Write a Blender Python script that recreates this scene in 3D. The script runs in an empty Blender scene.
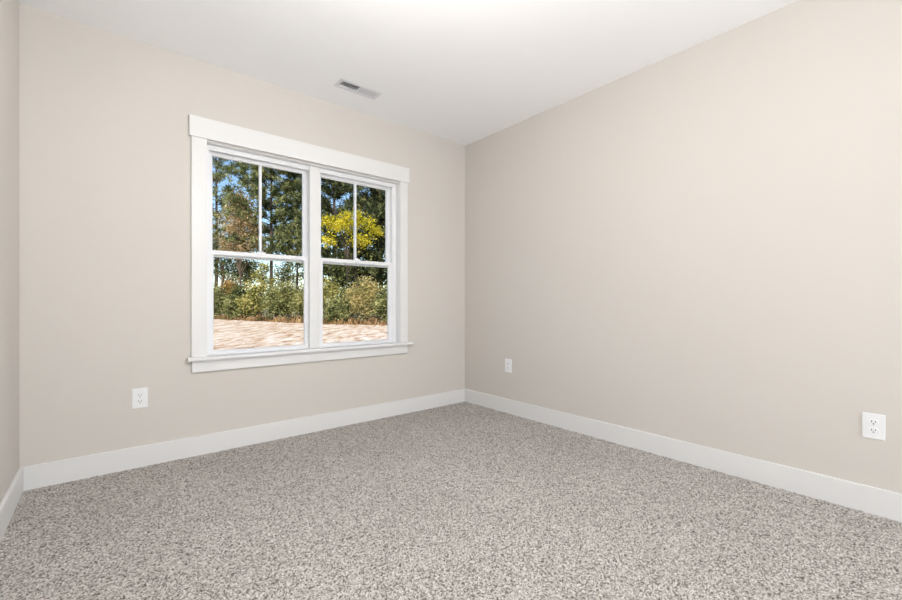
import bpy, bmesh, math, random
import numpy as np
from mathutils import Vector, Matrix

random.seed(4)
RNG = np.random.default_rng(7)
S = bpy.context.scene
COL = S.collection

# ------------------------------------------------------------------ camera
F = 415.6
HZ = 302.5
CA, SA = .7703, .6376          # camera yaw (39.6 degrees to the right of the window wall's normal)
cam_d = bpy.data.cameras.new('camera')
cam = bpy.data.objects.new('camera', cam_d)
COL.objects.link(cam)
cam_d.sensor_width = 36
cam_d.lens = F / 902 * 36
cam_d.shift_y = 2.5 / 902
cam_d.clip_start = .02
cam_d.clip_end = 400
cam.location = (0, 0, 1)
cam.rotation_euler = (math.pi / 2, 0, -math.atan2(SA, CA))
S.camera = cam

# ------------------------------------------------------------------ sky and sun
SKY = .19
SUN = 6.9
LAMP = 112
SPOT = 10
REAR_FILL = 80
world = bpy.data.worlds.new('world')
S.world = world
world.use_nodes = True
wn = world.node_tree
wn.nodes.clear()
sky = wn.nodes.new('ShaderNodeTexSky')
sky.sky_type = 'NISHITA'
sky.sun_disc = False
sky.sun_elevation = math.radians(42)
sky.sun_rotation = math.radians(217)
sky.air_density = 1.0
sky.dust_density = .25
sky.ozone_density = 2.2
wb = wn.nodes.new('ShaderNodeBackground')
wb.inputs['Strength'].default_value = SKY
wo = wn.nodes.new('ShaderNodeOutputWorld')
wn.links.new(sky.outputs[0], wb.inputs[0])
wn.links.new(wb.outputs[0], wo.inputs[0])

sun_d = bpy.data.lights.new('sun', 'SUN')
sun_d.energy = SUN
sun_d.angle = math.radians(.55)
sun_d.color = (1, .95, .88)
sun = bpy.data.objects.new('sun', sun_d)
COL.objects.link(sun)
sun.rotation_euler = Vector((.55, .72, -.62)).to_track_quat('-Z', 'Y').to_euler()
sun.location = (-20, -20, 30)

# unseen soft fill light, added behind the camera to brighten the room
rear_fill_d = bpy.data.lights.new('rear_fill_light', 'AREA')
rear_fill_d.shape = 'RECTANGLE'
rear_fill_d.size, rear_fill_d.size_y = 1.6, 1.7
rear_fill_d.energy = REAR_FILL
rear_fill_d.color = (.93, .97, 1)
rear_fill = bpy.data.objects.new('rear_fill_light', rear_fill_d)
COL.objects.link(rear_fill)
rear_fill.location = (1.55, -2.5, .95)
rear_fill.rotation_euler = (math.radians(90 + 18), 0, math.radians(19))

vs = S.view_settings
vs.view_transform = 'Standard'
vs.look = 'None'
vs.exposure = 0
vs.gamma = 1
vs.use_curve_mapping = False

# ------------------------------------------------------------------ helpers
def srgb(r, g, b):
    def c(v):
        v /= 255
        return v / 12.92 if v <= .04045 else ((v + .055) / 1.055) ** 2.4
    return (c(r), c(g), c(b), 1)

def new_mat(name):
    m = bpy.data.materials.new(name)
    m.use_nodes = True
    nt = m.node_tree
    return m, nt, nt.nodes['Principled BSDF']

def node(nt, typ, **kw):
    n = nt.nodes.new(typ)
    for k, v in kw.items():
        if hasattr(n, k):
            setattr(n, k, v)
        else:
            n.inputs[k.replace('_', ' ')].default_value = v
    return n

def ramp(nt, stops, interp='LINEAR'):
    r = nt.nodes.new('ShaderNodeValToRGB')
    r.color_ramp.interpolation = interp
    el = r.color_ramp.elements
    while len(el) < len(stops):
        el.new(.5)
    for e, (p, c) in zip(el, stops):
        e.position = p
        e.color = c
    return r

def paint(name, col, rough=.6, bump=.0, scale=300, spec=.3, var=.0):
    m, nt, b = new_mat(name)
    b.inputs['Base Color'].default_value = col
    b.inputs['Roughness'].default_value = rough
    b.inputs['Specular IOR Level'].default_value = spec
    tc = node(nt, 'ShaderNodeTexCoord')
    if bump:
        n = node(nt, 'ShaderNodeTexNoise', Scale=scale, Detail=3.0)
        nt.links.new(tc.outputs['Object'], n.inputs['Vector'])
        bp = node(nt, 'ShaderNodeBump', Strength=bump, Distance=.002)
        nt.links.new(n.outputs['Fac'], bp.inputs['Height'])
        nt.links.new(bp.outputs['Normal'], b.inputs['Normal'])
    if var:
        n2 = node(nt, 'ShaderNodeTexNoise', Scale=3.0, Detail=2.0)
        nt.links.new(tc.outputs['Object'], n2.inputs['Vector'])
        lo = tuple(c * (1 - var) for c in col[:3]) + (1,)
        hi = tuple(min(1, c * (1 + var)) for c in col[:3]) + (1,)
        r = ramp(nt, [(.3, lo), (.7, hi)])
        nt.links.new(n2.outputs['Fac'], r.inputs['Fac'])
        nt.links.new(r.outputs['Color'], b.inputs['Base Color'])
    return m

def link(name, bm, mat, parent=None, smooth=False):
    me = bpy.data.meshes.new(name)
    bm.to_mesh(me)
    bm.free()
    if mat:
        me.materials.append(mat)
    if smooth:
        for p in me.polygons:
            p.use_smooth = True
    o = bpy.data.objects.new(name, me)
    COL.objects.link(o)
    if parent:
        o.parent = parent
    return o

def box(bm, lo, hi, bevel=0, seg=2):
    """axis-aligned box lo..hi added to bm"""
    b2 = bmesh.new()
    bmesh.ops.create_cube(b2, size=1)
    for v in b2.verts:
        v.co = Vector([lo[i] + (v.co[i] + .5) * (hi[i] - lo[i]) for i in range(3)])
    if bevel:
        bmesh.ops.bevel(b2, geom=b2.edges[:], offset=bevel, segments=seg, profile=.6, affect='EDGES')
    merge(bm, b2)

def merge(bm, b2, mtx=None):
    if mtx is not None:
        bmesh.ops.transform(b2, matrix=mtx, verts=b2.verts)
    tmp = bpy.data.meshes.new('tmp')
    b2.to_mesh(tmp)
    b2.free()
    bm.from_mesh(tmp)
    bpy.data.meshes.remove(tmp)

def lathe(bm, prof, seg=48, mtx=None):
    b2 = bmesh.new()
    rings = []
    for r, z in prof:
        if r < 1e-6:
            rings.append([b2.verts.new((0, 0, z))])
        else:
            rings.append([b2.verts.new((r * math.cos(2 * math.pi * i / seg), r * math.sin(2 * math.pi * i / seg), z)) for i in range(seg)])
    for a, b in zip(rings, rings[1:]):
        for i in range(seg):
            j = (i + 1) % seg
            if len(a) == 1:
                b2.faces.new((a[0], b[i], b[j]))
            elif len(b) == 1:
                b2.faces.new((a[i], a[j], b[0]))
            else:
                b2.faces.new((a[i], a[j], b[j], b[i]))
    bmesh.ops.recalc_face_normals(b2, faces=b2.faces)
    merge(bm, b2, mtx)

def empty(name, loc=(0, 0, 0), rot=(0, 0, 0)):
    o = bpy.data.objects.new(name, None)
    o.empty_display_size = .1
    COL.objects.link(o)
    o.location = loc
    o.rotation_euler = rot
    return o

def tag(o, label=None, cat=None, group=None, kind=None):
    if label: o['label'] = label
    if cat: o['category'] = cat
    if group: o['group'] = group
    if kind: o['kind'] = kind
    return o

def struct(name, bm, mat, parent=None, smooth=False):
    o = link(name, bm, mat, parent, smooth)
    o['kind'] = 'structure'
    return o

def wall_with_hole(axis_lo, axis_hi, hole_lo, hole_hi, t0, t1, plane):
    """slab made of four boxes round a hole; plane 'xz' (thickness in y) or 'xy' (thickness in z)"""
    bm = bmesh.new()
    def b(u0, v0, u1, v1):
        if plane == 'xz':
            box(bm, (u0, t0, v0), (u1, t1, v1))
        else:
            box(bm, (u0, v0, t0), (u1, v1, t1))
    (u0, v0), (u1, v1) = axis_lo, axis_hi
    (a0, b0), (a1, b1) = hole_lo, hole_hi
    b(u0, v0, a0, v1)
    b(a1, v0, u1, v1)
    b(a0, v0, a1, b0)
    b(a0, b1, a1, v1)
    return bm

# ------------------------------------------------------------------ materials
M = {}
M['wall'] = paint('greige wall paint', srgb(211, 206, 200), .75, .06, 260, .2)
M['ceiling'] = paint('white ceiling paint', srgb(251, 251, 252), .85, .08, 200, .15)
M['trim'] = paint('white semi gloss trim paint', srgb(228, 228, 228), .38, .02, 60, .4)
M['vinyl'] = paint('white window vinyl', srgb(236, 237, 239), .35, 0, 1, .4)
M['plate'] = paint('white outlet plastic', srgb(238, 239, 241), .3, 0, 1, .5)
M['slot'] = paint('dark slot', srgb(38, 36, 36), .6)
M['screw'] = paint('painted screw', srgb(215, 215, 213), .35, 0, 1, .5)
M['register'] = paint('white enamelled register', srgb(226, 227, 230), .6, 0, 1, .4)
M['duct'] = paint('dull grey duct metal', srgb(160, 160, 163), .55, 0, 1, .4)
M['roof'] = paint('grey roof deck', srgb(120, 118, 115), .8)
M['bark'] = None

def emit(name, col, strength):
    m, nt, b = new_mat(name)
    b.inputs['Base Color'].default_value = (.9, .9, .9, 1)
    b.inputs['Emission Color'].default_value = col
    b.inputs['Emission Strength'].default_value = strength
    return m

def glass_mat():
    m = bpy.data.materials.new('window glass')
    m.use_nodes = True
    nt = m.node_tree
    nt.nodes.clear()
    tr = node(nt, 'ShaderNodeBsdfTransparent')
    tr.inputs[0].default_value = (.97, .985, .98, 1)
    gl = node(nt, 'ShaderNodeBsdfGlossy')
    gl.inputs['Roughness'].default_value = .01
    fr = node(nt, 'ShaderNodeFresnel', IOR=1.025)
    mx = node(nt, 'ShaderNodeMixShader')
    out = node(nt, 'ShaderNodeOutputMaterial')
    nt.links.new(fr.outputs[0], mx.inputs[0])
    nt.links.new(tr.outputs[0], mx.inputs[1])
    nt.links.new(gl.outputs[0], mx.inputs[2])
    nt.links.new(mx.outputs[0], out.inputs[0])
    return m
M['glass'] = glass_mat()

def carpet_mat():
    m, nt, b = new_mat('speckled cut pile carpet')
    tc = node(nt, 'ShaderNodeTexCoord')
    # twisted yarn tufts: one random tone per cell, warped so the cells are not round
    wn_ = node(nt, 'ShaderNodeTexNoise', Scale=70.0, Detail=2.0)
    nt.links.new(tc.outputs['Object'], wn_.inputs['Vector'])
    mixv = node(nt, 'ShaderNodeVectorMath', operation='MULTIPLY_ADD')
    nt.links.new(wn_.outputs['Color'], mixv.inputs[0])
    mixv.inputs[1].default_value = (.004, .004, 0)
    nt.links.new(tc.outputs['Object'], mixv.inputs[2])
    flat = node(nt, 'ShaderNodeVectorMath', operation='MULTIPLY')
    nt.links.new(mixv.outputs[0], flat.inputs[0])
    flat.inputs[1].default_value = (1, 1, 0)
    vo = node(nt, 'ShaderNodeTexVoronoi', Scale=215.0)
    nt.links.new(flat.outputs[0], vo.inputs['Vector'])
    sep = node(nt, 'ShaderNodeSeparateColor')
    nt.links.new(vo.outputs['Color'], sep.inputs[0])
    r = ramp(nt, [(0, srgb(84, 79, 75)), (.14, srgb(112, 106, 101)), (.30, srgb(154, 148, 142)),
                  (.55, srgb(178, 173, 167)), (.82, srgb(200, 196, 191)), (1, srgb(222, 219, 215))])
    nt.links.new(sep.outputs[0], r.inputs['Fac'])
    # broad, soft brushing marks of the pile
    n2 = node(nt, 'ShaderNodeTexNoise', Scale=2.2, Detail=2.0)
    nt.links.new(tc.outputs['Object'], n2.inputs['Vector'])
    r2 = ramp(nt, [(.3, (.93, .93, .93, 1)), (.7, (1, 1, 1, 1))])
    nt.links.new(n2.outputs['Fac'], r2.inputs['Fac'])
    mul = node(nt, 'ShaderNodeMix', data_type='RGBA', blend_type='MULTIPLY')
    mul.inputs[0].default_value = 1
    nt.links.new(r.outputs['Color'], mul.inputs[6])
    nt.links.new(r2.outputs['Color'], mul.inputs[7])
    nt.links.new(mul.outputs[2], b.inputs['Base Color'])
    b.inputs['Roughness'].default_value = .95
    b.inputs['Specular IOR Level'].default_value = .05
    b.inputs['Sheen Weight'].default_value = .15
    return m
M['carpet'] = carpet_mat()

def ground_mat():
    m, nt, b = new_mat('sandy clay strewn with straw')
    tc = node(nt, 'ShaderNodeTexCoord')
    m0 = node(nt, 'ShaderNodeMapping')
    m0.inputs['Rotation'].default_value = (0, 0, math.radians(39.6))
    nt.links.new(tc.outputs['Object'], m0.inputs['Vector'])
    mp = node(nt, 'ShaderNodeMapping')
    mp.inputs['Scale'].default_value = (3.2, .95, 1)
    nt.links.new(m0.outputs[0], mp.inputs['Vector'])
    n = node(nt, 'ShaderNodeTexNoise', Scale=1.1, Detail=9.0, Roughness=.72)
    nt.links.new(mp.outputs[0], n.inputs['Vector'])
    r = ramp(nt, [(.34, srgb(134, 102, 74)), (.42, srgb(192, 156, 126)), (.49, srgb(216, 190, 166)),
                  (.57, srgb(230, 213, 196)), (.66, srgb(244, 236, 228))])
    nt.links.new(n.outputs['Fac'], r.inputs['Fac'])
    nt.links.new(r.outputs['Color'], b.inputs['Base Color'])
    bp = node(nt, 'ShaderNodeBump', Strength=.7, Distance=.12)
    nt.links.new(n.outputs['Fac'], bp.inputs['Height'])
    nt.links.new(bp.outputs['Normal'], b.inputs['Normal'])
    b.inputs['Roughness'].default_value = .95
    b.inputs['Specular IOR Level'].default_value = .1
    return m
M['ground'] = ground_mat()

def leaf_mat(name, cols, trans=.35, scale=.9):
    m = bpy.data.materials.new(name)
    m.use_nodes = True
    nt = m.node_tree
    nt.nodes.clear()
    geo = node(nt, 'ShaderNodeNewGeometry')
    tc = node(nt, 'ShaderNodeTexCoord')
    n = node(nt, 'ShaderNodeTexNoise', Scale=scale, Detail=2.0)
    nt.links.new(tc.outputs['Object'], n.inputs['Vector'])
    ad = node(nt, 'ShaderNodeMath', operation='MULTIPLY_ADD')
    nt.links.new(n.outputs['Fac'], ad.inputs[0])
    ad.inputs[1].default_value = 1.7
    ad.inputs[2].default_value = -.67
    mx = node(nt, 'ShaderNodeMath', operation='MULTIPLY_ADD')
    nt.links.new(geo.outputs['Random Per Island'], mx.inputs[0])
    mx.inputs[1].default_value = .62
    nt.links.new(ad.outputs[0], mx.inputs[2])
    k = len(cols)
    r = ramp(nt, [(i / (k - 1), srgb(*c)) for i, c in enumerate(cols)])
    nt.links.new(mx.outputs[0], r.inputs['Fac'])
    d = node(nt, 'ShaderNodeBsdfDiffuse')
    t = node(nt, 'ShaderNodeBsdfTranslucent')
    ms = node(nt, 'ShaderNodeMixShader')
    ms.inputs[0].default_value = trans
    out = node(nt, 'ShaderNodeOutputMaterial')
    nt.links.new(r.outputs['Color'], d.inputs[0])
    nt.links.new(r.outputs['Color'], t.inputs[0])
    nt.links.new(d.outputs[0], ms.inputs[1])
    nt.links.new(t.outputs[0], ms.inputs[2])
    nt.links.new(ms.outputs[0], out.inputs[0])
    return m

def bark_mat(name, lo, hi):
    m, nt, b = new_mat(name)
    tc = node(nt, 'ShaderNodeTexCoord')
    mp = node(nt, 'ShaderNodeMapping')
    mp.inputs['Scale'].default_value = (9, 9, 1.6)
    nt.links.new(tc.outputs['Object'], mp.inputs['Vector'])
    n = node(nt, 'ShaderNodeTexNoise', Scale=1.5, Detail=5.0)
    nt.links.new(mp.outputs[0], n.inputs['Vector'])
    r = ramp(nt, [(.35, srgb(*lo)), (.65, srgb(*hi))])
    nt.links.new(n.outputs['Fac'], r.inputs['Fac'])
    nt.links.new(r.outputs['Color'], b.inputs['Base Color'])
    bp = node(nt, 'ShaderNodeBump', Strength=.6, Distance=.05)
    nt.links.new(n.outputs['Fac'], bp.inputs['Height'])
    nt.links.new(bp.outputs['Normal'], b.inputs['Normal'])
    b.inputs['Roughness'].default_value = .9
    return m
M['bark'] = bark_mat('grey brown bark', (62, 50, 42), (118, 100, 86))
M['bark_dark'] = bark_mat('dark bark', (44, 36, 32), (88, 74, 64))
M['pine'] = leaf_mat('pine needles', [(36, 44, 32), (82, 92, 60), (140, 144, 94), (192, 188, 138)], .3, 1.2)
M['pine_dark'] = leaf_mat('dark needles', [(26, 34, 28), (54, 64, 46), (100, 106, 70), (154, 152, 108)], .25, 1.2)
M['rust'] = leaf_mat('browning autumn leaves', [(96, 96, 64), (160, 146, 104), (204, 176, 136), (228, 204, 168)], .4, 1.2)
M['yellow'] = leaf_mat('yellow autumn leaves', [(110, 118, 50), (176, 168, 54), (230, 212, 66), (248, 236, 118)], .45, 1.2)
M['olive'] = leaf_mat('olive leaves', [(60, 66, 42), (120, 122, 74), (172, 166, 106), (214, 202, 144)], .35, 1.3)
M['green'] = leaf_mat('green leaves', [(48, 54, 38), (100, 106, 66), (156, 156, 102), (202, 196, 140)], .3, 1.5)
M['dark_green'] = leaf_mat('dark green leaves', [(28, 34, 26), (58, 68, 44), (102, 108, 66), (150, 150, 98)], .25, 1.4)
M['yellow_green'] = leaf_mat('yellow green leaves', [(70, 78, 46), (134, 134, 76), (184, 174, 104), (218, 204, 140)], .35, 1.3)
M['tan'] = leaf_mat('tan seed heads and leaves', [(96, 98, 62), (154, 146, 94), (196, 176, 118), (220, 200, 150)], .35, 1.3)
M['weed'] = leaf_mat('dry russet weeds', [(74, 72, 46), (118, 96, 66), (158, 124, 90), (190, 164, 122)], .3, .8)
M['orange'] = leaf_mat('orange tinged leaves', [(98, 98, 56), (150, 130, 76), (194, 152, 94), (212, 176, 120)], .35, 1.1)

# ------------------------------------------------------------------ the room
XL, XR, YN, YS, H = -.358, 2.80, 3.159, -2.70, 2.589
T = .15

# window opening in the wall
OX0, OX1, OZ0, OZ1 = .498, 2.016, .618, 2.072
struct('wall_front', wall_with_hole((XL - T, -.28), (XR + T, H + .2), (OX0, OZ0), (OX1, OZ1), YN, YN + T, 'xz'), M['wall'])
bm = bmesh.new(); box(bm, (XL - T, YS - T, -.28), (XL, YN, H + .2)); struct('wall_left', bm, M['wall'])
bm = bmesh.new(); box(bm, (XR, YS - T, -.28), (XR + T, YN, H + .2)); struct('wall_right', bm, M['wall'])
bm = bmesh.new(); box(bm, (XL, YS - T, -.28), (XR, YS, H + .2)); struct('wall_rear', bm, M['wall'])

# ceiling with the hole of the air register, and the roof deck above it
VX0, VX1, VY0, VY1 = 1.302, 1.588, 2.786, 2.866
struct('ceiling', wall_with_hole((XL, YS), (XR, YN), (VX0, VY0), (VX1, VY1), H, H + .16, 'xy'), M['ceiling'])
bm = bmesh.new(); box(bm, (XL - .5, YS - .5, H + .2), (XR + .5, YN + .45, H + .34)); struct('roof', bm, M['roof'])

# sub floor
bm = bmesh.new(); box(bm, (XL, YS, -.28), (XR, YN, -.006)); struct('floor', bm, M['carpet'])

# carpet pile: a dense surface of yarn tufts of uneven height
def carpet():
    step = .0052
    x = np.arange(XL, XR + step, step); y = np.arange(-1.0, YN + step, step)
    x[-1] = XR; y[-1] = YN
    nx, ny = len(x), len(y)
    h = RNG.normal(0, 1, (ny, nx))
    h = h + .6 * (np.roll(h, 1, 0) + np.roll(h, 1, 1))
    h = np.clip(h, -2.4, 2.4) * .0015
    X, Y = np.meshgrid(x, y)
    X = X + RNG.normal(0, .0011, X.shape); Y = Y + RNG.normal(0, .0011, Y.shape)
    X = np.clip(X, XL, XR); Y = np.clip(Y, -1.0, YN)
    co = np.stack([X, Y, h], -1).reshape(-1, 3)
    i = np.arange(nx * ny).reshape(ny, nx)
    q = np.stack([i[:-1, :-1], i[:-1, 1:], i[1:, 1:], i[1:, :-1]], -1).reshape(-1, 4)
    return mesh_np('carpet', co, q, M['carpet'], smooth=True)

def mesh_np(name, co, faces, mat, parent=None, smooth=False):
    me = bpy.data.meshes.new(name)
    n, k = faces.shape
    me.vertices.add(len(co))
    me.vertices.foreach_set('co', np.ascontiguousarray(co, dtype=np.float32).ravel())
    me.loops.add(n * k)
    me.loops.foreach_set('vertex_index', np.ascontiguousarray(faces, dtype=np.int32).ravel())
    me.polygons.add(n)
    me.polygons.foreach_set('loop_start', np.arange(0, n * k, k, dtype=np.int32))
    me.polygons.foreach_set('loop_total', np.full(n, k, dtype=np.int32))
    if smooth:
        me.polygons.foreach_set('use_smooth', np.ones(n, dtype=bool))
    me.update(calc_edges=True)
    me.validate()
    me.materials.append(mat)
    o = bpy.data.objects.new(name, me)
    COL.objects.link(o)
    if parent:
        o.parent = parent
    return o
tag(carpet(), 'grey and beige speckled cut pile carpet covering the whole room floor', 'carpet', kind='stuff')

# baseboards: flat boards with an eased top edge
BH, BT = .127, .016
def board(name, p0, p1):
    b = bmesh.new()
    box(b, p0, p1, .0035, 2)
    return struct(name, b, M['trim'])
board('baseboard_front', (XL + BT, YN - BT, -.004), (XR - BT, YN, BH))
board('baseboard_left', (XL, YS, -.004), (XL + BT, YN, BH))
board('baseboard_right', (XR - BT, YS, -.004), (XR, YN, BH))
board('baseboard_rear', (XL + BT, YS, -.004), (XR - BT, YS + BT, BH))

# ------------------------------------------------------------------ window casing
trim = empty('trim_1', ((OX0 + OX1) / 2, YN, OZ0)); trim['kind'] = 'structure'
def part(name, parent, boxes, mat, bev=.002, smooth=False):
    """boxes in world coordinates, stored relative to the parent"""
    b = bmesh.new()
    L = parent.location
    for lo, hi in boxes:
        box(b, [lo[i] - L[i] for i in range(3)], [hi[i] - L[i] for i in range(3)], bev)
    return link(name, b, mat, parent, smooth)
CX0, CX1 = .421, 2.092
part('head_casing', trim, [((.408, YN - .027, 2.078), (2.106, YN, 2.212))], M['trim'], .002)
part('side_casing', trim, [((CX0, YN - .019, .644), (.508, YN, 2.078))], M['trim'], .002)
part('side_casing', trim, [((2.014, YN - .019, .644), (CX1, YN, 2.078))], M['trim'], .002)
part('stool', trim, [((.397, YN - .052, .622), (2.13, YN, .644)), ((OX0, YN - .01, .622), (OX1, YN + .07, .644))], M['trim'], .004)
part('apron', trim, [((CX0 + .003, YN - .019, .545), (CX1 - .002, YN, .622))], M['trim'], .002)
part('jamb', trim, [((OX0, YN, .644), (OX0 + .006, YN + .05, OZ1 - .002)), ((OX1 - .006, YN, .644), (OX1, YN + .05, OZ1 - .002)),
                    ((OX0 + .006, YN, OZ1 - .008), (OX1 - .006, YN + .05, OZ1 - .002))], M['trim'], .0008)
part('mullion', trim, [((1.213, YN + .024, .644), (1.290, YN + .055, OZ1 - .008))], M['trim'], .003)
part('mullion', trim, [((1.252, YN + .05, .644), (1.270, YN + .145, OZ1 - .008))], M['vinyl'], .001)

# ------------------------------------------------------------------ twin double-hung windows
def dh_window(name, gx0, gx1):
    """gx0..gx1 glass width"""
    st = .037
    sx0, sx1 = gx0 - st, gx1 + st
    fx0, fx1 = sx0 - .025, sx1 + .025
    w = empty(name, ((gx0 + gx1) / 2, YN + .08, OZ0)); w['kind'] = 'structure'
    ya, yb = YN + .046, YN + .142
    part('frame', w, [((fx0, ya, .640), (sx0 + .004, yb, 2.066)), ((sx1 - .004, ya, .640), (fx1, yb, 2.066)),
                      ((sx0, ya, 2.046), (sx1, yb, 2.066)), ((sx0, ya, .628), (sx1, yb, .648)),
                      # stops that the sashes run between
                      ((sx0 - .002, ya + .008, .65), (sx0 + .012, ya + .016, 2.05)), ((sx1 - .012, ya + .008, .65), (sx1 + .002, ya + .016, 2.05)),
                      ((sx0 - .002, ya + .004, 2.034), (sx1 + .002, ya + .018, 2.05))], M['vinyl'], .0015)
    def sash(nm, yc, z0, z1, gz0, gz1, muntin):
        y0, y1 = yc - .017, yc + .017
        e = part(nm, w, [((sx0, y0, z0), (gx0, y1, z1)), ((gx1, y0, z0), (sx1, y1, z1)),
                         ((gx0 - .001, y0, z0), (gx1 + .001, y1, gz0)), ((gx0 - .001, y0, gz1), (gx1 + .001, y1, z1)),
                         # glazing beads
                         ((gx0 - .001, y0 + .008, gz0), (gx0 + .003, y1 - .008, gz1)), ((gx1 - .003, y0 + .008, gz0), (gx1 + .001, y1 - .008, gz1)),
                         ((gx0, y0 + .008, gz0 - .001), (gx1, y1 - .008, gz0 + .003)), ((gx0, y0 + .008, gz1 - .003), (gx1, y1 - .008, gz1 + .001))],
                 M['vinyl'], .0015)
        b = bmesh.new()
        L = w.location
        box(b, (gx0 - .004 - L[0], yc - .002 - L[1], gz0 - .004 - L[2]), (gx1 + .004 - L[0], yc + .002 - L[1], gz1 + .004 - L[2]))
        link('glass_pane', b, M['glass'], e)
        if muntin:
            b = bmesh.new()
            c = (gx0 + gx1) / 2
            box(b, (c - .0085 - L[0], yc - .012 - L[1], gz0 - L[2]), (c + .0085 - L[0], yc + .012 - L[1], gz1 - L[2]), .003)
            link('muntin', b, M['vinyl'], e)
        return e
    sash('upper_sash', YN + .115, 1.316, 2.05, 1.345, 2.018, True)
    lo = sash('lower_sash', YN + .079, .642, 1.358, .668, 1.330, False)
    # cam lock on the meeting rail, and a lift lip on the bottom rail
    L = w.location
    b = bmesh.new()
    c = (gx0 + gx1) / 2
    box(b, (c - .028 - L[0], YN + .070 - L[1], 1.359 - L[2]), (c + .028 - L[0], YN + .094 - L[1], 1.368 - L[2]), .002)
    lathe(b, [(0, .012), (.011, .012), (.012, .009), (.012, 0)], 20, Matrix.Translation((c - L[0], YN + .083 - L[1], 1.366 - L[2])))
    box(b, (c - .006 - L[0], YN + .060 - L[1], 1.370 - L[2]), (c + .004 - L[0], YN + .084 - L[1], 1.377 - L[2]), .002)
    link('sash_lock', b, M['vinyl'], lo)
    b = bmesh.new()
    box(b, (gx0 + .05 - L[0], YN + .055 - L[1], .664 - L[2]), (gx1 - .05 - L[0], YN + .064 - L[1], .670 - L[2]), .002)
    link('lift_rail', b, M['vinyl'], lo)
    return w
dh_window('window_1', .559, 1.190)
dh_window('window_2', 1.332, 1.948)

# ------------------------------------------------------------------ ceiling air register
def register():
    cx, cy = (VX0 + VX1) / 2, (VY0 + VY1) / 2
    hx, hy = (VX1 - VX0) / 2, (VY1 - VY0) / 2
    r = empty('ceiling_vent', (cx, cy, H))
    tag(r, 'white rectangular air supply vent set in the ceiling near the window wall', 'vent')
    b = bmesh.new()
    o = .026
    for lo, hi in (((-hx - o, -hy - o), (-hx, hy + o)), ((hx, -hy - o), (hx + o, hy + o)), ((-hx, -hy - o), (hx, -hy)), ((-hx, hy), (hx, hy + o))):
        box(b, (lo[0], lo[1], -.003), (hi[0], hi[1], 0), .001)
    box(b, (-.006, -hy, -.003), (.006, hy, .004), .001)        # bar between the two banks of louvres
    link('flange', b, M['register'], r)
    n = 9
    for side in (-1, 1):
        b = bmesh.new()
        for k in range(n):
            x = side * (.010 + (hx - .014) * (k + .5) / n)
            b2 = bmesh.new()
            bmesh.ops.create_cube(b2, size=1)
            bmesh.ops.transform(b2, matrix=Matrix.Diagonal((.017, 2 * hy - .002, .0012, 1)), verts=b2.verts)
            merge(b, b2, Matrix.Translation((x, 0, .003)) @ Matrix.Rotation(math.radians(42 * side), 4, 'Y'))
        for yy in (-hy / 3, hy / 3):                            # stiffening wires across the bank
            xs = sorted((side * .007, side * hx))
            box(b, (xs[0], yy - .001, .008), (xs[1], yy + .001, .010))
        l = link('louvre_bank', b, M['register'], r)
    b = bmesh.new()
    e = .001
    for lo, hi in (((-hx, -hy, .012), (-hx + e, hy, .155)), ((hx - e, -hy, .012), (hx, hy, .155)), ((-hx, -hy, .012), (hx, -hy + e, .155)),
                   ((-hx, hy - e, .012), (hx, hy, .155)), ((-hx, -hy, .15), (hx, hy, .155))):
        box(b, lo, hi)
    link('duct', b, M['duct'], r)
    return r
register()

# ------------------------------------------------------------------ wall outlets
def outlet(loc, rz, label, w=.079, h=.121):
    """built facing -Y; the plate's back lies on y = 0"""
    t = empty('wall_outlet', loc, (0, 0, rz))
    tag(t, label, 'outlet', 'duplex outlets in the walls')
    b = bmesh.new()
    b2 = bmesh.new()
    bmesh.ops.create_cube(b2, size=1)
    for v in b2.verts:
        front = v.co.y < 0
        k = .955 if front else 1
        v.co = Vector((v.co.x * w * k, -.0065 if front else 0, v.co.z * h * (.97 if front else 1)))
    bmesh.ops.bevel(b2, geom=b2.edges[:], offset=.0016, segments=3, affect='EDGES')
    merge(b, b2)
    link('cover_plate', b, M['plate'], t)
    for s in (1, -1):
        zc = s * .0195
        b = bmesh.new()
        # round face cut flat at top and bottom
        b2 = bmesh.new()
        pts = []
        for i in range(48):
            a = 2 * math.pi * i / 48
            pts.append((.0172 * math.cos(a), max(-.0138, min(.0138, .0172 * math.sin(a)))))
        f0 = [b2.verts.new((x, -.0063, z + zc)) for x, z in pts]
        f1 = [b2.verts.new((x, -.0086, z + zc)) for x, z in pts]
        f2 = [b2.verts.new((x * .94, -.0092, z * .94 + zc)) for x, z in pts]
        for ra, rb in ((f0, f1), (f1, f2)):
            for i in range(48):
                j = (i + 1) % 48
                b2.faces.new((ra[i], ra[j], rb[j], rb[i]))
        b2.faces.new(f2)
        bmesh.ops.recalc_face_normals(b2, faces=b2.faces)
        merge(b, b2)
        rc = link('receptacle', b, M['plate'], t)
        b = bmesh.new()
        for sx, hh in ((-.0064, .0042), (.0064, .0035)):
            box(b, (sx - .0014, -.0096, zc + .0035 - hh), (sx + .0014, -.0090, zc + .0035 + hh))
        lathe(b, [(0, .0003), (.0028, .0003), (.0028, -.0003), (0, -.0003)], 16,
              Matrix.Translation((0, -.0093, zc - .0072)) @ Matrix.Rotation(math.pi / 2, 4, 'X'))
        link('slots', b, M['slot'], rc)
    b = bmesh.new()
    lathe(b, [(0, .0014), (.0022, .0010), (.003, 0)], 20, Matrix.Translation((0, -.0065, 0)) @ Matrix.Rotation(math.pi / 2, 4, 'X'))
    box(b, (-.0022, -.0081, -.0003), (.0022, -.0076, .0003))
    link('screw', b, M['screw'], t, True)
    return t
outlet((.155, YN, .418), 0, 'white duplex outlet low on the window wall, left of the window')
outlet((XR, .240, .414), -math.pi / 2, 'white duplex outlet on the right wall nearest the camera')
outlet((XR, 2.566, .428), -math.pi / 2, 'white duplex outlet on the right wall near the far corner')

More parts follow.
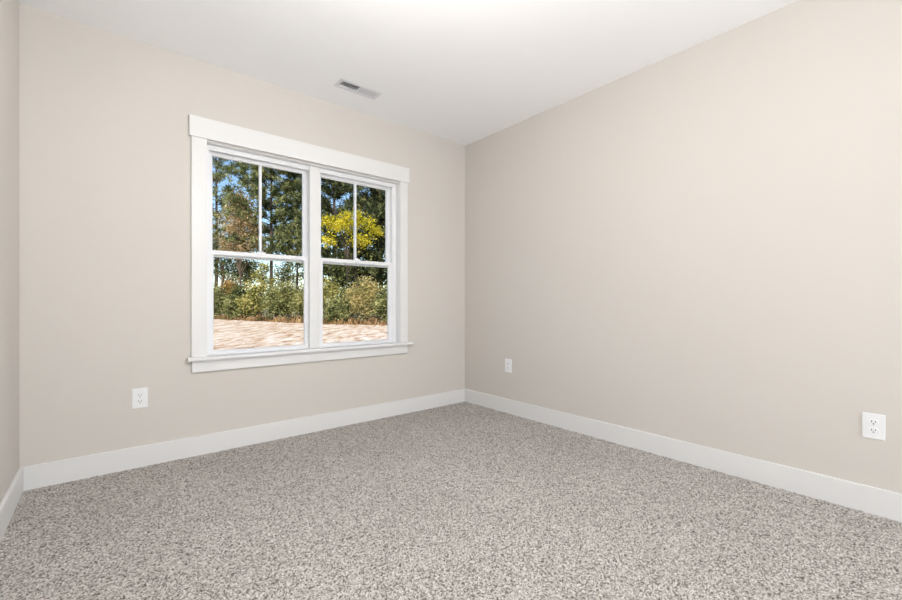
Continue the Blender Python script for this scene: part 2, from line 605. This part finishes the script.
# ------------------------------------------------------------------ lamps out of view: the ceiling globe and an added warm disc
def disc_lamp(x, y, r, strength, col, label, depth=.05):
    t = empty('added_disc_lamp', (x, y, H))
    tag(t, label, 'ceiling lamp')
    b = bmesh.new()
    lathe(b, [(0, 0), (r, 0), (r, -.012), (r - .012, -.016), (r - .014, -.012), (0, -.012)], 64)
    link('base', b, M['register'], t, False)
    b = bmesh.new()
    q = r - .016
    lathe(b, [(q, -.012), (q, -.012 - depth * .55), (q * .93, -.012 - depth * .82), (q * .7, -.012 - depth * .95), (0, -.012 - depth)], 64)
    link('diffuser', b, emit('lit opal diffuser', col, strength), t, True)
    return t
def globe_lamp(x, y, r, strength, col, label, drop):
    t = empty('globe_lamp', (x, y, H))
    tag(t, label, 'ceiling lamp')
    b = bmesh.new()
    lathe(b, [(0, 0), (.062, 0), (.062, -.012), (.05, -.024), (.009, -.028), (.009, -drop), (.045, -drop - .006), (.045, -drop - .034), (0, -drop - .034)], 48)
    link('base', b, M['register'], t, False)
    b = bmesh.new()
    zc = -drop - .03 - r * .93
    a0 = math.asin(.044 / r)
    lathe(b, [(r * math.sin(a), zc + r * math.cos(a)) for a in np.linspace(a0, math.pi, 28)], 56)
    link('globe', b, emit('lit opal globe', col, strength), t, True)
    return t
globe_lamp(.66, .88, .12, LAMP, (1, .988, .975, 1), 'white opal globe lamp, lit, hanging out of view from the ceiling, placed to even the light', .42)  # ceiling lamp out of view; globe form and drop chosen for even light
disc_lamp(1.85, .22, .10, SPOT, (1, .90, .76, 1), 'small warm disc lamp added out of view to warm the right wall', .03)  # unseen extra lamp, added for the warm glow on the right wall

# ------------------------------------------------------------------ outdoors
GZ = -.30
def at(px, d, py=None):
    l = (px - 451) / F
    p = [d * (CA * l + SA), d * (-SA * l + CA)]
    if py is not None:
        p.append(1 - (py - HZ) / F * d)
    return p
def line_d(px):
    """distance of the foot of the tree line, seen through pixel column px"""
    return 1.3 * F / (16 + (px - 215) * .0347)

def ground():
    n = 110
    xs = np.linspace(-70, 110, n); ys = np.concatenate([np.linspace(3.31, 12, 24), np.linspace(12.5, 130, n - 24)])
    X, Y = np.meshgrid(xs, ys)
    Z = GZ + .04 * np.sin(X * .35 + 1) * np.sin(Y * .28) + RNG.normal(0, .012, X.shape)
    co = np.stack([X, Y, Z], -1).reshape(-1, 3)
    i = np.arange(n * n).reshape(n, n)
    q = np.stack([i[:-1, :-1], i[:-1, 1:], i[1:, 1:], i[1:, :-1]], -1).reshape(-1, 4)
    o = mesh_np('ground', co, q, M['ground'], smooth=True)
    o['kind'] = 'structure'
ground()

def leaves(P, size, aspect=.55, up=.3, jitter=.35):
    """leaf blades centred on P; returns vertices and quads"""
    n = len(P)
    a = RNG.normal(0, 1, (n, 3)); a[:, 2] *= .7
    a /= np.linalg.norm(a, axis=1)[:, None]
    nr = RNG.normal(0, 1, (n, 3)); nr[:, 2] += up
    b = np.cross(a, nr); b /= np.linalg.norm(b, axis=1)[:, None] + 1e-9
    s = size * (1 + RNG.uniform(-jitter, jitter, n))[:, None]
    u, v = a * s * .5, b * s * .5 * aspect
    co = np.stack([P - u, P - u * .1 + v, P + u, P - u * .1 - v], 1).reshape(-1, 3)
    return co, np.arange(4 * n).reshape(n, 4)

def needles(P, D, L, w):
    n = len(P)
    s = np.cross(D, RNG.normal(0, 1, (n, 3))); s /= np.linalg.norm(s, axis=1)[:, None] + 1e-9
    e = P + D * L[:, None]
    co = np.stack([P - s * w * .5, P + s * w * .5, e + s * w * .3, e - s * w * .3], 1).reshape(-1, 3)
    return co, np.arange(4 * n).reshape(n, 4)

def tube(paths, name, mat, parent, sides=7):
    """paths: list of (points, radii); one mesh"""
    V, Q, base = [], [], 0
    for pts, rad in paths:
        pts = np.array(pts, float)
        k = len(pts)
        tan = np.gradient(pts, axis=0); tan /= np.linalg.norm(tan, axis=1)[:, None] + 1e-9
        ref = np.array([1, 0, 0]) if abs(tan[0][2]) > .7 else np.array([0, 0, 1])
        s = np.cross(tan, ref); s /= np.linalg.norm(s, axis=1)[:, None] + 1e-9
        t = np.cross(tan, s)
        th = np.arange(sides) * 2 * np.pi / sides
        ring = pts[:, None, :] + np.array(rad)[:, None, None] * (np.cos(th)[None, :, None] * s[:, None, :] + np.sin(th)[None, :, None] * t[:, None, :])
        V.append(ring.reshape(-1, 3))
        for i in range(k - 1):
            for j in range(sides):
                Q.append((base + i * sides + j, base + i * sides + (j + 1) % sides, base + (i + 1) * sides + (j + 1) % sides, base + (i + 1) * sides + j))
        base += k * sides
    return mesh_np(name, np.concatenate(V), np.array(Q), mat, parent, smooth=True)

def crown_points(blobs, n, clump, per=26):
    """leaf positions gathered in clumps over the outside of several ellipsoids (x, y, z, rx, ry, rz)"""
    w = np.array([b[3] * b[5] for b in blobs], float); w /= w.sum()
    out, cl = [], []
    for b, wt in zip(blobs, w):
        k = max(3, int(n * wt / per))
        d = RNG.normal(0, 1, (k, 3)); d /= np.linalg.norm(d, axis=1)[:, None]
        r = RNG.uniform(.35, 1, (k, 1)) ** .5
        c = np.array(b[:3]) + d * r * np.array(b[3:])
        cl.append(c)
        p = c[:, None, :] + RNG.normal(0, 1, (k, per, 3)) * clump * np.array([1, 1, .75]) * RNG.uniform(.6, 1.3, (k, 1, 1))
        out.append(p.reshape(-1, 3))
    P, Cc = np.concatenate(out), np.concatenate(cl)
    return P[P[:, 2] > .02], Cc

def broad_tree(name, label, cat, px, d, blobs, n, leaf, mat, bark='bark', trunk=.14, clump=.3, group=None, depth=.8):
    """blobs: (px, py, half width px, half height px) as seen from the room, turned into real crowns at distance d"""
    gx, gy = at(px, d)
    t = empty(name, (gx, gy, GZ), (0, 0, -math.atan2(SA, CA)))
    tag(t, label, cat, group)
    B = []
    for bx, by, rx, rz in blobs:
        B.append(((bx - px) / F * d, RNG.uniform(-.25, .25) * rx / F * d, 1 - GZ - (by - HZ) / F * d, rx / F * d, depth * rx / F * d, rz / F * d))
    P, Cc = crown_points(B, n, clump)
    co, q = leaves(P, leaf)
    mesh_np('foliage', co, q, M[mat], t)
    top = max(b[2] for b in B)
    m = len(B)
    cx = sum(b[0] for b in B) / m
    paths = [([(0, 0, -.1), (cx * .15, .03, top * .3), (cx * .5, -.05, top * .65), (cx * .8, 0, top)], [trunk, trunk * .8, trunk * .55, trunk * .15])]
    for c in Cc[RNG.choice(len(Cc), min(len(Cc), 16), replace=False)]:
        f = min(.85, max(.15, c[2] / top * .6))
        s = np.array([cx * f * .7, 0, top * f])
        mid = (s + c) / 2 + np.array([0, 0, .06 * top])
        paths.append(([s, mid, c], [trunk * .35, trunk * .22, trunk * .06]))
    tube(paths, 'trunk', M[bark], t, 6)
    return t

def bush(label, px, top, hw, mat, n=5200, leaf=.135, off=0, clump=.22, lobes=5, stems=6, group='shrubs along the edge of the clearing', name='shrub'):
    d = line_d(px) + off
    gx, gy = at(px, d)
    t = empty(name, (gx, gy, GZ), (0, 0, -math.atan2(SA, CA)))
    tag(t, label, 'shrub', group)
    Hh = (HZ - top) / F * d + 1.3
    R = hw / F * d
    B = [(0, 0, Hh * .45, R * .8, R * .7, Hh * .45)]
    for k in range(lobes):
        a = RNG.uniform(-1, 1)
        hh = Hh * RNG.uniform(.45, .88) * (1 - .35 * abs(a))
        B.append((a * R * .75, RNG.uniform(-.6, .4) * R, hh, R * RNG.uniform(.3, .5), R * .4, Hh * RNG.uniform(.16, .3)))
    P, Cc = crown_points(B, n, clump)
    P = P[P[:, 2] < Hh * 1.06]
    co, q = leaves(P, leaf)
    mesh_np('foliage', co, q, M[mat], t)
    paths = []
    for c in Cc[RNG.choice(len(Cc), stems, replace=False)]:
        s = np.array([RNG.uniform(-.15, .15), RNG.uniform(-.15, .15), -.08])
        paths.append(([s, (s * .5 + c * .5) + np.array([0, 0, .2]), c], [.035, .025, .008]))
    tube(paths, 'stems', M['bark'], t, 5)
    return t

def pine(label, px, d, height, crown0, blen, mat='pine', trunk=.2, nb=52, tufts=12, lean=0, name='pine_tree'):
    gx, gy = at(px, d)
    t = empty(name, (gx, gy, GZ), (0, 0, -math.atan2(SA, CA)))
    tag(t, label, 'tree', 'tall trees behind the shrubs')
    tp = [(lean * f * f, .1 * math.sin(4 * f), f * height - .1 * (f == 0)) for f in np.linspace(0, 1, 9)]
    paths = [(tp, [trunk * (1 - .85 * f) for f in np.linspace(0, 1, 9)])]
    Ps, Ds = [], []
    for k in range(nb):
        f = (k + RNG.uniform(0, 1)) / nb
        z = crown0 + (height - crown0) * f
        az = k * 2.4 + RNG.uniform(-.5, .5)
        L = blen * (1 - f) ** .7 * RNG.uniform(.55, 1.1) * (.65 + .35 * min(1, f * 5)) + .4
        base = np.array([lean * (z / height) ** 2, 0, z])
        dr = np.array([math.cos(az), math.sin(az), .12 + .5 * f + RNG.uniform(-.15, .15)])
        mid = base + dr * L * .5
        end = base + dr * L + np.array([0, 0, .1 * L])
        paths.append(([base, mid, end], [trunk * .28 * (1 - f * .6), trunk * .18 * (1 - f * .6), .012]))
        for j in range(tufts):
            g = RNG.uniform(.18, 1.02)
            side = RNG.normal(0, .16 * L, 3) * np.array([1, 1, .35])
            c = base + (end - base) * g + side * g
            m = 24
            D = RNG.normal(0, 1, (m, 3)); D += dr * .5; D[:, 2] += .5
            D /= np.linalg.norm(D, axis=1)[:, None]
            Ps.append(c + RNG.normal(0, .10, (m, 3))); Ds.append(D)
    P, D = np.concatenate(Ps), np.concatenate(Ds)
    co, q = needles(P, D, RNG.uniform(.2, .42, len(P)), .062)
    mesh_np('foliage', co, q, M[mat], t)
    tube(paths, 'trunk', M['bark_dark'], t, 7)
    return t

# tall trees behind the clearing, from left to right
pine('tall dark evergreen standing left of the view through the left window', 150, 44, 19, 3, 3.6, 'pine_dark', .2, 44, 10)
pine('tall pine with spreading green branches, top left in the left window', 216, 43, 21, 6.5, 5.2, 'pine', .2, 56, 10)
pine('tall pine with a stout dark trunk at the right half of the left window', 271, 38, 21, 5.2, 5.0, 'pine', .17, 90, 17)
pine('slim pine beside the right edge of the left window', 297, 41, 17, 5.5, 3.2, 'pine', .12, 56, 12)
pine('dark evergreen at top left of the right window, above the yellow tree', 334, 34, 18, 2.0, 3.6, 'pine_dark', .2, 84, 16)
pine('dark evergreen at the right edge of the right window', 381, 31, 17, 1.5, 3.4, 'pine_dark', .2, 84, 16)
pine('dark evergreen standing right of the view through the right window', 440, 29, 15, 1.5, 3.4, 'pine_dark')
pine('dark evergreen standing far right, beyond the right window', 495, 27, 14, 1.5, 3.2, 'pine_dark')

broad_tree('autumn_tree', 'browning tan leaved tree in front of the pines, left window', 'tree', 240, 37,
           [(241, 206, 9, 13), (236, 222, 12, 14), (247, 226, 12, 14), (230, 240, 13, 13), (250, 243, 12, 12), (240, 250, 12, 8)], 10000, .17, 'rust', trunk=.09, group='tall trees behind the shrubs')
broad_tree('autumn_tree', 'bright yellow leaved tree across the middle of the right window', 'tree', 346, 28,
           [(327, 222, 8, 6), (338, 218, 10, 7), (352, 216, 9, 6), (367, 224, 9, 7), (346, 228, 13, 8), (376, 232, 6, 6), (360, 241, 11, 7), (329, 240, 6, 6)], 3600, .15, 'yellow', bark='bark_dark', trunk=.045, clump=.2, group='tall trees behind the shrubs')
broad_tree('broadleaf_tree', 'olive brown tree top right behind the yellow tree', 'tree', 376, 33,
           [(372, 205, 14, 12), (386, 212, 12, 14), (380, 234, 14, 14)], 3000, .22, 'olive', trunk=.14, group='tall trees behind the shrubs')
broad_tree('broadleaf_tree', 'dark green tree below the yellow tree in the right window', 'tree', 352, 30,
           [(340, 262, 15, 16), (362, 258, 16, 16), (378, 264, 14, 18), (352, 276, 22, 14)], 4200, .2, 'dark_green', trunk=.14, group='tall trees behind the shrubs')
broad_tree('broadleaf_tree', 'dark leafy tree at the lower left of the left window', 'tree', 220, 39,
           [(218, 262, 14, 14), (234, 266, 13, 12), (246, 270, 9, 9), (208, 250, 12, 16)], 5200, .17, 'dark_green', trunk=.14, group='tall trees behind the shrubs')
broad_tree('young_tree', 'loose yellow green sapling rising from the middle of the left window shrubs', 'tree', 261, 31,
           [(261, 270, 7, 9), (257, 282, 9, 9), (266, 284, 8, 8), (261, 296, 11, 10)], 1500, .18, 'yellow_green', trunk=.06, clump=.2, group='tall trees behind the shrubs')
broad_tree('broadleaf_tree', 'olive tree left of the left window view', 'tree', 178, 42,
           [(170, 250, 18, 20), (186, 262, 16, 18), (176, 280, 20, 14)], 2600, .26, 'olive', trunk=.16, group='tall trees behind the shrubs')
broad_tree('broadleaf_tree', 'green tree right of the right window view', 'tree', 415, 27,
           [(408, 250, 16, 18), (424, 262, 18, 18), (414, 280, 22, 14)], 2600, .2, 'green', trunk=.14, group='tall trees behind the shrubs')

for px_, d_, h_, lab_ in ((112, 50, 19, 'tall evergreen well left of the left window view, nearest to it'), (82, 55, 20, 'tall evergreen far left of the windows, second along the tree line'),
                          (50, 60, 21, 'tall evergreen far left of the windows, third along the tree line'), (15, 68, 21, 'tall evergreen at the far left end of the tree line')):
    pine(lab_, px_, d_, h_, 3, 4.6, 'pine', .2, 50, 12)
for px_, top_, lab_ in ((140, 285, 'wide green shrub outside, left of the left window view'), (108, 286, 'wide green shrub outside, far left of the windows'),
                        (72, 287, 'wide green shrub outside, near the left end of the tree line'), (30, 288, 'wide green shrub outside, at the left end of the tree line')):
    bush(lab_, px_, top_, 21, 'green' if px_ != 108 else 'olive', 5000, .2)
broad_tree('distant_tree', 'pale thin tree far off in the gap at the right of the left window', 'tree', 287, 62,
           [(284, 276, 9, 12), (293, 270, 8, 12), (279, 286, 10, 10), (298, 284, 9, 12)], 2600, .3, 'olive', trunk=.12, clump=.5, group='tall trees behind the shrubs')
broad_tree('distant_tree', 'pale tree far off behind the browning tree, left window', 'tree', 247, 60,
           [(244, 274, 10, 12), (256, 270, 9, 10), (236, 282, 11, 10)], 2400, .3, 'green', trunk=.12, clump=.5, group='tall trees behind the shrubs')

# shrubs along the edge of the clearing
bush('dull green shrub well left of the left window', 168, 284, 16, 'green')
bush('olive shrub just left of the left window', 196, 280, 14, 'olive')
bush('green shrub at the left edge of the left window', 216, 284, 11, 'green', off=.6)
bush('orange tinged shrub on the left of the left window', 229, 275, 11, 'orange', off=2.4)
bush('dark green shrub behind the first green ones, left window', 242, 286, 12, 'dark_green', off=1.2)
bush('leafy green shrub left of the centre of the left window', 236, 296, 11, 'green', off=-.8)
bush('bright yellow green shrub in the centre of the left window', 256, 287, 13, 'yellow_green', off=.2)
bush('broad green shrub right of centre in the left window', 275, 286, 14, 'green', off=-.2)
bush('tall olive shrub at the right of the left window', 290, 280, 12, 'olive', off=.8)
bush('olive shrub behind the post between the windows', 309, 282, 12, 'olive')
bush('yellow green shrub at the left edge of the right window', 328, 274, 13, 'yellow_green', 5600, .125, off=.8)
bush('low fresh green shrub at lower left of the right window', 337, 299, 11, 'green', 3600, .11, off=-1.0)
bush('middling green shrub in the centre of the right window', 346, 288, 12, 'green', 5000, .12, off=.4)
bush('large rounded tan and olive shrub on the right of the right window', 366, 279, 15, 'tan', 8000, .115, off=.2, lobes=8)
bush('grey green shrub at the right edge of the right window', 386, 287, 11, 'green', 5000, .12, off=-.2)
bush('green shrub just right of the right window', 408, 282, 14, 'green')
bush('olive shrub well right of the right window', 436, 284, 17, 'olive')
bush('green shrub far right of the right window', 470, 280, 18, 'green')

# russet weeds along the foot of the shrubs: uncountable
def weeds():
    n = 12500
    px = RNG.uniform(20, 480, n)
    P = []
    D = []
    for x in px:
        d = line_d(x) + RNG.normal(-.5, .7)
        X, Y = at(x, d)
        P.append((X, Y, GZ - .03))
        D.append((RNG.normal(0, .35), RNG.normal(0, .35), 1))
    P, D = np.array(P), np.array(D)
    D /= np.linalg.norm(D, axis=1)[:, None]
    clumpf = .5 + .5 * np.sin(px * .55) * np.sin(px * .21 + 1)
    L = RNG.uniform(.12, .42, n) * (.35 + 1.0 * clumpf)
    co, q = needles(P, D, L, .07)
    tag(mesh_np('dry_weeds', co, q, M['weed']), 'russet dry weeds along the foot of the shrubs outside', 'weeds', kind='stuff')
weeds()
